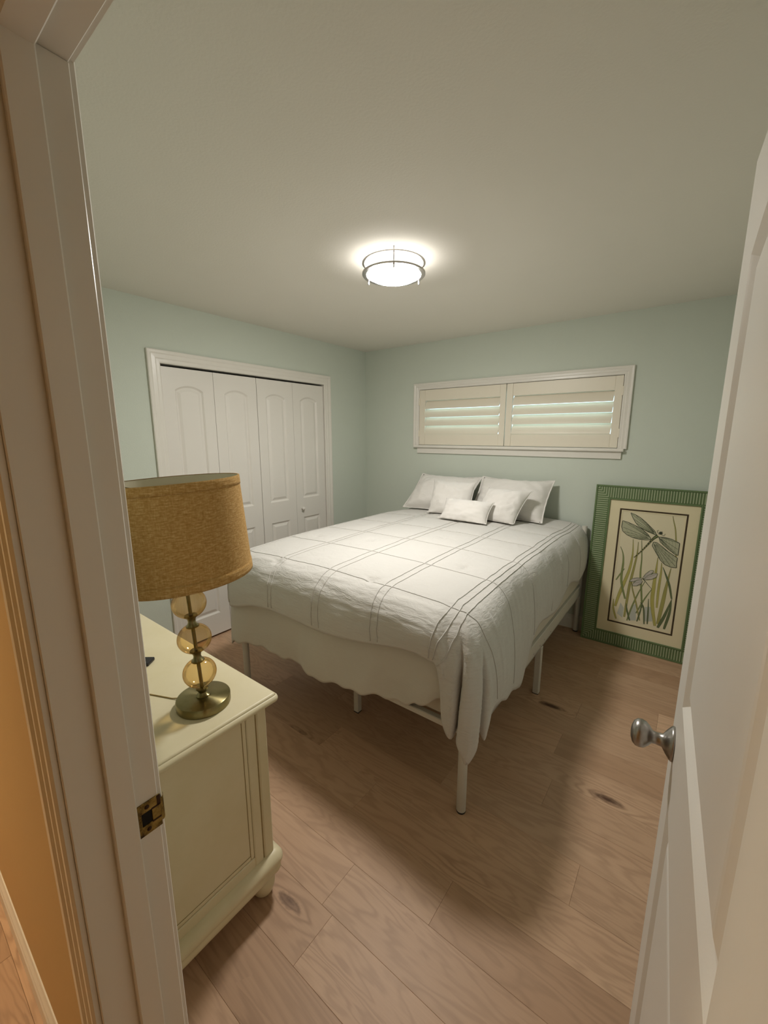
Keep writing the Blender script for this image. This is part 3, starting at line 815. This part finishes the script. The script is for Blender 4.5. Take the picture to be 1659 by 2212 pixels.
for p, k in sides:
    m = bar(p, k in 'TB')
    # raised lips along the outer and inner edge
    lip = .011
    def lipbox(x0, x1, z0, z1): m.box(x0, x1, -FT - .003, -FT + .0025, z0, z1, .0012)
    if k == 'L': lipbox(-xo, -xo + lip, 0, FH); lipbox(-xi - lip, -xi, zi0 - lip, zi1 + lip)
    if k == 'R': lipbox(xo - lip, xo, 0, FH); lipbox(xi, xi + lip, zi0 - lip, zi1 + lip)
    if k == 'T': lipbox(-xo + lip, xo - lip, FH - lip, FH); lipbox(-xi, xi, zi1, zi1 + lip)
    if k == 'B': lipbox(-xo + lip, xo - lip, 0, lip); lipbox(-xi, xi, zi0 - lip, zi0)
    o = m.build('frame_bar', 'frame_green', pc, world=False)
    r_ = MB(); pitch = .0158; wd = .0068
    lo, hi = lip + .003, FB - lip - .003
    half = (FW if k in 'TB' else FH / 2)
    cnt = int(2 * half / pitch); 
    for q in range(cnt):
        a = -half + (q + .5) * 2 * half / cnt
        reach = half - abs(a)                   # mitre: distance to the corner
        h2 = min(hi, reach)
        if h2 - lo < .006: continue
        if k == 'L': bx = (-xo + lo, -xo + h2, FH / 2 + a - wd / 2, FH / 2 + a + wd / 2)
        if k == 'R': bx = (xo - h2, xo - lo, FH / 2 + a - wd / 2, FH / 2 + a + wd / 2)
        if k == 'T': bx = (a - wd / 2, a + wd / 2, FH - h2, FH - lo)
        if k == 'B': bx = (a - wd / 2, a + wd / 2, lo, h2)
        r_.box(bx[0], bx[1], -FT - .0018, -FT + .0022, bx[2], bx[3], .0008)
    ro = r_.build('ribs', 'frame_rib', o, world=False); ro['kind'] = 'stuff'
def ringplate(name, mat, ax, az0, az1, bx, bz0, bz1, y, t, parent):
    m = MB(); m.box(-ax, -bx, y - t, y, az0, az1); m.box(bx, ax, y - t, y, az0, az1); m.box(-bx, bx, y - t, y, az0, bz0); m.box(-bx, bx, y - t, y, bz1, az1)
    return m.build(name, mat, parent, world=False)
PXL, PXR, PZ0, PZ1 = 2.488 - PX, 2.899 - PX, .182, 1.055
def rp(name, mat, o, i, y, t):
    m = MB(); (a0, a1, c0_, c1_), (b0, b1, d0, d1) = o, i
    m.box(a0, b0, y - t, y, c0_, c1_); m.box(b1, a1, y - t, y, c0_, c1_); m.box(b0, b1, y - t, y, c0_, d0); m.box(b0, b1, y - t, y, d1, c1_)
    return m.build(name, mat, pc, world=False)
rp('mat_board', 'mat_cream', (-xi, xi, zi0, zi1), (PXL, PXR, PZ0, PZ1), -.014, .003)
rp('mat_line', 'mat_line', (PXL, PXR, PZ0, PZ1), (PXL + .0105, PXR - .0105, PZ0 + .0105, PZ1 - .0105), -.012, .003)
rp('inner_mat', 'mat_cream', (PXL + .0105, PXR - .0105, PZ0 + .0105, PZ1 - .0105), (PXL + .020, PXR - .020, PZ0 + .020, PZ1 - .020), -.011, .002)
pp = MB().box(PXL + .012, PXR - .012, -.0108, -.0095, PZ0 + .012, PZ1 - .012).build('print_sheet', 'print_paper', pc, world=False)
MB().box(-xi, xi, -.009, -.003, zi0, zi1).build('backing_board', 'closet_dark', pc, world=False)
WING = {'W1': [(2.5587, 1.026), (2.585, 1.019), (2.6207, 1.0), (2.6569, .9715), (2.6935, .9369), (2.7176, .9141), (2.7299, .8897), (2.7204, .8883), (2.6865, .8998), (2.6519, .9147), (2.6192, .9335), (2.5971, .9572), (2.5769, .9881)],
 'W2': [(2.5131, .9633), (2.5457, .9573), (2.5932, .94), (2.6406, .9165), (2.6767, .8885), (2.6991, .8588), (2.6974, .8486), (2.6706, .8425), (2.626, .8423), (2.5856, .8483), (2.5495, .8632), (2.521, .8863), (2.5106, .9189)],
 'W3': [(2.7459, .8757), (2.7803, .8777), (2.8228, .8712), (2.8689, .8496), (2.8691, .8016), (2.8683, .7629), (2.8496, .7693), (2.8158, .7926), (2.7813, .8193), (2.7576, .8416)],
 'W4': [(2.7179, .8353), (2.7369, .8351), (2.7716, .8112), (2.8121, .7789), (2.8455, .7589), (2.8679, .7435), (2.8663, .7109), (2.8702, .6759), (2.8393, .6731), (2.8012, .6853), (2.7715, .7127), (2.7456, .7542), (2.7127, .8081)],
 'S1': [(2.6805, .5637), (2.6964, .5976), (2.7211, .6263), (2.7399, .6301), (2.7389, .6132), (2.7148, .5812), (2.6866, .5582)],
 'S2': [(2.687, .5549), (2.7141, .5878), (2.75, .6121), (2.7673, .6123), (2.7611, .5843), (2.7335, .5616), (2.7014, .5512)],
 'S3': [(2.6753, .5592), (2.6445, .5561), (2.6172, .5433), (2.5994, .5187), (2.6252, .5209), (2.6577, .5383), (2.6764, .5492)],
 'S4': [(2.674, .5453), (2.6466, .5359), (2.6263, .5108), (2.6228, .4892), (2.6508, .4955), (2.6744, .5146), (2.6833, .5371)]}
WASH = [[(2.5463, .2549), (2.5613, .3446), (2.5858, .3083), (2.5849, .2297)], [(2.6272, .2202), (2.6336, .3278), (2.6589, .3623), (2.6724, .2329)], [(2.7229, .2402), (2.717, .3495), (2.7604, .3608), (2.7718, .254)]]
BLADE = [('y', .0211, [(2.5289, .3078), (2.544, .3971), (2.569, .5015), (2.5929, .6107), (2.6009, .7287), (2.5926, .8358)]), ('o', .0164, [(2.5957, .2398), (2.6002, .3685), (2.6054, .4887), (2.6197, .6298), (2.6288, .7336), (2.6271, .821)]),
 ('g', .0141, [(2.5874, .3794), (2.5567, .4777), (2.5468, .5457), (2.5479, .6503), (2.5399, .718), (2.5182, .7694)]), ('g', .0103, [(2.6986, .3378), (2.6817, .4717), (2.6642, .5842), (2.66, .7054), (2.6461, .8374)]),
 ('y', .0234, [(2.7914, .2252), (2.7575, .3874), (2.7541, .5223), (2.7555, .6366), (2.7563, .7297)]), ('y', .0141, [(2.7878, .3611), (2.7842, .4955), (2.7859, .6294), (2.7815, .6947)]), ('o', .0234, [(2.8059, .2432), (2.8184, .4029), (2.8277, .5389), (2.84, .6667)]),
 ('d', .0117, [(2.8666, .4484), (2.8432, .5424), (2.8141, .6154), (2.7928, .6639)]), ('o', .0056, [(2.8655, .6718), (2.8533, .8054), (2.8369, .931), (2.8191, .9986), (2.8103, 1.0325)]), ('d', .0187, [(2.8088, .2165), (2.8407, .321), (2.8691, .4491)]),
 ('d', .0159, [(2.8466, .2174), (2.8652, .3411), (2.868, .4355)]), ('g', .0084, [(2.6158, .2169), (2.6343, .321), (2.6672, .4476), (2.6973, .5367)]), ('g', .0075, [(2.6667, .2875), (2.7059, .4018), (2.7439, .4895)]),
 ('o', .0084, [(2.6947, .2392), (2.6582, .3691), (2.6245, .4722), (2.6147, .5393)]), ('y', .0112, [(2.5447, .2113), (2.5185, .2907), (2.5144, .3614)]), ('d', .0094, [(2.6329, .2218), (2.6073, .2998), (2.5995, .3472)]),
 ('d', .0084, [(2.7251, .2199), (2.7095, .3407), (2.686, .3761)]), ('d', .0075, [(2.7442, .2254), (2.7396, .321), (2.7324, .4153)]), ('g', .0066, [(2.5145, .5107), (2.5389, .565), (2.5611, .6078)]), ('d', .0075, [(2.6787, .2276), (2.6924, .3153), (2.6971, .3789)])]
layer = [0]
art = MB()
def yl(): layer[0] += 1; return -.01085 - layer[0] * .000012
def smooth_line(p, n=6):
    out = []
    for i in range(len(p) - 1):
        p0, p1, p2, p3 = p[max(0, i - 1)], p[i], p[i + 1], p[min(len(p) - 1, i + 2)]
        for k in range(n):
            t = k / n
            out.append(tuple(.5 * (2 * p1[c] + (p2[c] - p0[c]) * t + (2 * p0[c] - 5 * p1[c] + 4 * p2[c] - p3[c]) * t * t + (3 * p1[c] - p0[c] - 3 * p2[c] + p3[c]) * t ** 3) for c in (0, 1)))
    return out + [p[-1]]
def strip(line, wf, mi, y):
    rows = []
    for i, p in enumerate(line):
        a, b = line[max(0, i - 1)], line[min(len(line) - 1, i + 1)]; d = Vector((b[0] - a[0], b[1] - a[1])).normalized()
        w = wf(i / (len(line) - 1)) / 2; rows.append([(p[0] - PX - d.y * w, y, p[1] + d.x * w), (p[0] - PX + d.y * w, y, p[1] - d.x * w)])
    art.grid(rows, smooth=False, mi=mi)
AM = ['art_yellow', 'art_olive', 'art_green', 'art_dark', 'art_ink', 'art_wing', 'art_wash', 'art_wing_pale']
for w_ in WASH: art.poly([(p[0] - PX, yl(), p[1]) for p in w_], 6)
for c, w_, p in BLADE:
    ln = smooth_line(p); f = lambda t, w_=w_: w_ * (.55 + .9 * t * (1 - t) * 2) * (1 - t ** 2.2) + .0012
    strip(ln, lambda t: f(t) + .0022, 4, yl()); strip(ln, f, 'yogd'.index(c), yl())
def outline(p, w_, mi):
    q = p + [p[0]]; y = yl()
    for a, b in zip(q, q[1:]): strip([a, b], lambda t: w_, mi, y)
for k in ('W1', 'W2', 'W3', 'W4', 'S1', 'S2', 'S3', 'S4'):
    p = WING[k]; y = yl(); f = art.bm.faces.new([art.bm.verts.new((a - PX, y, b)) for a, b in p]); f.material_index = 5 if k[0] == 'W' else 7
    big = k[0] == 'W'
    outline(p, .0038 if big else .0026, 4 if big else 3)
    # veins from the wing root to the far rim, with a few cross veins
    rt_ = {'W1': p[6], 'W2': p[5], 'W3': p[0], 'W4': p[0], 'S1': p[0], 'S2': p[0], 'S3': p[0], 'S4': p[-1]}[k]
    idx = range(len(p)); far = [q for q in p if hypot(q[0] - rt_[0], q[1] - rt_[1]) > (.06 if big else .04)]
    for q in far[::1 if big else 2]:
        strip([(lerp(rt_[0], q[0], .12), lerp(rt_[1], q[1], .12)), (lerp(rt_[0], q[0], .95), lerp(rt_[1], q[1], .95))], lambda t: .0021 if big else .0014, 4, yl())
    if big:
        for fr in (.35, .5, .65, .8):
            for a, b in zip(far, far[1:]):
                strip([(lerp(rt_[0], a[0], fr), lerp(rt_[1], a[1], fr)), (lerp(rt_[0], b[0], fr + .05), lerp(rt_[1], b[1], fr + .05))], lambda t: .0010, 3, yl())
T1 = smooth_line([(2.7396, .8846), (2.7224, .8689), (2.7058, .8466), (2.6756, .7954), (2.6468, .7503), (2.6121, .7035)])
strip(T1, lambda t: .016 * (1 - t) ** 1.5 + .0052, 4, yl()); strip(T1[:9], lambda t: .007, 2, yl())
for k in range(8, len(T1) - 1, 2): strip([T1[k], T1[k + 1]], lambda t: .0045, 1, yl())
T2 = smooth_line([(2.6793, .5587), (2.6966, .5434), (2.7219, .515), (2.7441, .493)]); strip(T2, lambda t: .0055 - .003 * t, 4, yl())
cxh, czh = 2.7535, .9049
art.poly([(cxh - PX + .0105 * cos(2 * pi * k / 12), yl(), czh + .0105 * sin(2 * pi * k / 12)) for k in range(12)], 4)
for s_ in ([(2.7468, .8922), (2.7309, .916), (2.7407, .9239)], [(2.7599, .8941), (2.7737, .8897), (2.7801, .9035)], [(2.7507, .9058), (2.7627, .9172)]): strip(smooth_line(s_, 3), lambda t: .0022, 4, yl())
art.build('printed_drawing', AM, pp, world=False, fixn=False)
#ENDPICTURE

# ------------------------------------------------------------------ dresser
DZ = .770; DXR, DXL = 1.875, .42; DYF, DYB = -2.778, -3.232
dr = root('dresser', (1.15, -3.0, 0), 'cream glazed wooden dresser standing against the door wall', 'dresser')
m = MB()
# top with an ogee edge: stacked rounded slabs
def slab(m, x0, x1, y0, y1, prof, r=.02, n=6):
    rows = []
    for off, z in prof:
        ring = []
        for (cx, cy, a0) in ((x1 - r, y1 - r, 0), (x0 + r, y1 - r, 90), (x0 + r, y0 + .004, 180), (x1 - r, y0 + .004, 270)):
            rr = r if cy > y0 + .01 else .004
            for k in range(n + 1):
                a = radians(a0 + 90 * k / n); px = cx if rr == r else (x1 - .004 if a0 == 270 else x0 + .004)
                ring.append((px + (rr + off) * cos(a), cy + (rr + off) * sin(a), z))
        rows.append(ring)
    V = m.grid(rows, close_v=True, smooth=False)
    m.bm.faces.new(V[0]); m.bm.faces.new(V[-1])
slab(m, DXL - .03, 1.905, DYB - .006, -2.743, [(-.012, .742), (-.004, .7425), (0, .746), (.001, .752), (-.001, .758), (-.006, .7615), (-.0085, .7625), (-.0085, .764), (-.010, .7672), (-.014, .7695), (-.018, .770)])
m.build('dresser_top', 'cream_glaze', dr, smooth_angle=50)
m = MB(); q = 1.905; 
for a, b in (((DXL - .02, -2.7532), (1.893, -2.7532)), ((1.8945, -2.757), (1.8945, DYB)),): m.tube([(a[0], a[1], .7634), (b[0], b[1], .7634)], .0014, 6)
m.build('glaze_bead', 'glaze_line', dr)
m = MB(); m.box(DXL, DXR - .012, DYB, DYF - .018, .14, .7415); m.build('carcass', 'cream_glaze', dr)
# end panel: post, stiles, rails and a recessed field
ex = DXR
def endp(y0, y1, z0, z1, x0, x1, name, bev=.002, par=dr): return MB().box(x0, x1, y0, y1, z0, z1, bev, 1).build(name, 'cream_glaze', par)
ep = endp(-3.150, -2.852, .205, .7415, ex - .012, ex - .007, 'end_panel', .0005)
endp(-2.816, -2.778, .15, .7415, ex - .03, ex, 'corner_post', .005)
endp(-2.852, -2.8195, .15, .7415, ex - .012, ex - .001, 'stile', .003); endp(DYB, -3.150, .15, .7415, ex - .012, ex - .001, 'stile', .003)
endp(-3.150, -2.852, .15, .205, ex - .012, ex - .001, 'bottom_rail', .003)
m = MB()
m.box(ex - .0115, ex - .0045, -2.8655, -2.8525, .2055, .7415, .003, 2); m.box(ex - .0115, ex - .0045, -3.1495, -3.1365, .2055, .7415, .003, 2); m.box(ex - .0115, ex - .0045, -3.1365, -2.8655, .2055, .2185, .003, 2)
m.build('panel_moulding', 'cream_glaze', ep)
m = MB()
for yy in (-2.8178,): m.box(ex - .012, ex - .0035, yy - .0017, yy + .0017, .17, .7415)
for yy in (-2.8525, -2.866, -3.1497, -3.1360): m.box(ex - .0115, ex - .0062, yy - .0010, yy + .0010, .206, .7415)
m.box(ex - .0115, ex - .0062, -3.1497, -2.8525, .2048, .2066); m.box(ex - .0115, ex - .0062, -3.136, -2.866, .2182, .2198)
m.build('glaze_groove', 'glaze_line', ep)
# base moulding with rounded nose
m = MB(); slab(m, DXL - .028, 1.903, DYB - .004, -2.748, r=.034, prof=[(-.03, .170), (-.018, .166), (-.007, .158), (-.001, .146), (0, .138), (-.002, .130), (-.007, .124), (-.012, .122), (-.012, .118), (-.008, .112), (-.008, .100), (-.012, .090), (-.02, .084)])
m.build('base_moulding', 'cream_glaze', dr, smooth_angle=50)
for fx_ in (DXL + .03, 1.842):
    for fy_ in (-2.810, -3.178):
        MB().lathe([(0, .0), (.022, .0), (.033, .012), (.040, .032), (.042, .050), (.038, .066), (.030, .074), (.034, .082), (.040, .0835), (0, .0835)], 28, Matrix.Translation((fx_, fy_, 0)), cap=False).build('bun_foot', 'cream_glaze', dr)
MB().box(DXL, DXR - .031, DYF - .018, DYF - .002, .15, .7415, .002).build('face_frame', 'cream_glaze', dr)
for c in range(2):
    for rr in range(3):
        xa = DXL + .05 + c * .685; za = .195 + rr * .178
        dw = MB().box(xa, xa + .655, DYF - .0019, DYF + .016, za, za + .165, .004, 2).build('drawer', 'cream_glaze', dr)
        for kx in (xa + .16, xa + .495):
            q = MB(); q.lathe([(0, 0), (.009, 0), (.008, .010), (.016, .018), (.017, .024), (.010, .030), (0, .031)], 18, Matrix.Translation((kx, DYF + .0158, za + .082)) @ Matrix.Rotation(-pi / 2, 4, 'X')); q.build('drawer_knob', 'brass_antique', dw)

# ------------------------------------------------------------------ table lamp
lx, ly = 1.763, -2.921
lp = root('table_lamp', (lx, ly, DZ), 'table lamp with three amber glass balls, brass foot and brown burlap drum shade', 'lamp')
MB().lathe([(0, 0), (.0765, 0), (.078, .002), (.078, .024), (.0765, .0265), (.074, .0275), (.012, .0285), (0, .0285)], 56, Matrix.Translation((lx, ly, DZ)), cap=False).build('lamp_base', 'brass_antique', lp, smooth_angle=35)
ax = Vector((-.0519, -.0337, 1)).normalized()
Tl = Matrix.Translation((lx, ly, DZ + .028)) @ ax.to_track_quat('Z', 'Y').to_matrix().to_4x4()
MB().lathe([(.0055, .0), (.0055, .46)], 16, Tl).build('stem', 'brass_antique', lp, smooth_angle=40)
def collar(d, n_=1): return [(.006, d - .019), (.0175, d - .019), (.019, d - .016), (.0165, d - .012), (.0125, d - .008), (.0105, d), (.0125, d + .008), (.0165, d + .012), (.019, d + .016), (.0175, d + .019), (.006, d + .019)]
bz = (.078, .1895, .301)
for b_ in bz:
    n_ = 24; pr = []
    R_ = .0482
    for k in range(n_ + 1):
        a = pi * (.09 + .82 * k / n_); pr.append((R_ * sin(a), b_ - R_ * cos(a) * .93))
    m = MB(); m.lathe(pr, 40, Tl, cap=False); m.build('glass_ball', 'amber_glass', lp)
for d in (.1335, .2455):
    MB().lathe(collar(d), 28, Tl, cap=False).build('collar', 'brass_antique', lp, smooth_angle=50)
MB().lathe([(.006, 0), (.020, 0), (.0205, .004), (.015, .007), (.0115, .013), (.0145, .020), (.018, .024), (.018, .028), (.006, .029)], 28, Tl, cap=False).build('collar', 'brass_antique', lp, smooth_angle=50)
MB().lathe([(.006, .349), (.018, .349), (.018, .354), (.011, .360), (.0165, .372), (.0165, .415), (.010, .420), (.006, .42)], 24, Tl, cap=False).build('socket', 'brass_antique', lp, smooth_angle=50)
MB().lathe([(.011, .421), (.013, .435), (.024, .462), (.030, .485), (.027, .508), (.014, .521), (0, .524)], 24, Tl, cap=False).build('bulb', 'shade_liner', lp)
Z0, Z1, R0, R1 = .388, .666, .1893, .1832
m = MB(); n_ = 72
def sring(d, r): return [Tl @ Vector((r * cos(2 * pi * k / n_), r * sin(2 * pi * k / n_), d)) for k in range(n_)]
nv = 16
m.grid([sring(lerp(Z0, Z1, i / nv), lerp(R0, R1, i / nv)) for i in range(nv + 1)], close_v=True, uvs=lambda a, b: (b / n_ * 4.2, a / nv))
sd_ = m.build('lamp_shade', 'burlap', lp)
m = MB(); m.grid([sring(lerp(Z0 + .001, Z1 - .001, i / 4), lerp(R0, R1, i / 4) - .0018) for i in range(5)], close_v=True); m.build('shade_liner', 'shade_liner', sd_)
for d0, d1 in ((Z0 - .0005, Z0 + .026), (Z1 - .024, Z1 + .0008)):
    m = MB(); f = lambda d: lerp(R0, R1, (d - Z0) / (Z1 - Z0))
    m.grid([sring(d0, f(d0) - .0025), sring(d0, f(d0) + .0014), sring(lerp(d0, d1, .33), f(lerp(d0, d1, .33)) + .0016), sring(lerp(d0, d1, .66), f(lerp(d0, d1, .66)) + .0016), sring(d1, f(d1) + .0014), sring(d1, f(d1) - .0025)], close_v=True, uvs=lambda a, b: (b / n_ * 4.2, a * .03))
    m.build('shade_band', 'burlap', sd_)
m = MB()
for k in range(3):
    a = radians(20 + 120 * k); m.tube([Tl @ Vector((.004 * cos(a), .004 * sin(a), Z1 - .042)), Tl @ Vector((.1805 * cos(a), .1805 * sin(a), Z1 - .012))], .0014, 6)
m.lathe([(0, Z1 - .05), (.010, Z1 - .05), (.010, Z1 - .034), (.004, Z1 - .032), (.006, Z1 - .026), (0, Z1 - .022)], 16, Tl, cap=False)
for s_ in (1, -1):
    m.tube([Tl @ Vector((s_ * (.016 + .04 * sin(pi * t / 12)), 0, lerp(.40, Z1 - .025, t / 12))) for t in range(13)], .0014, 6)
m.build('harp', 'brass_antique', lp)
m = MB(); m.tube([(lx - .070, ly - .032, DZ + .006), (lx - .10, ly - .050, DZ + .0022), (lx - .16, ly - .075, DZ + .0020), (lx - .24, ly - .11, DZ + .0020), (lx - .34, ly - .17, DZ + .0020), (lx - .42, ly - .26, DZ + .002), (lx - .43, ly - .305, DZ + .002)], .0018, 8)
m.build('power_cord', 'cord_plastic', lp)
# remote control on the dresser
rc = MB(); rc.box(-.024, .024, -.080, .080, 0, .013, .004, 2)
o = rc.build('remote_control', 'black_plastic'); o.location = (1.335, -2.965, DZ + .0003); o.rotation_euler = (0, 0, radians(-52)); tag(o, 'black remote control lying on the cream dresser top behind the doorway jamb', 'remote')
for k in range(4):
    for j in range(2):
        b = MB(); b.lathe([(0, .002), (.004, .0016), (.0048, 0)], 10, Matrix.Translation((-.008 + j * .016, -.03 + k * .022, .0129))); q = b.build('button', 'black_rubber', None); q.parent = o
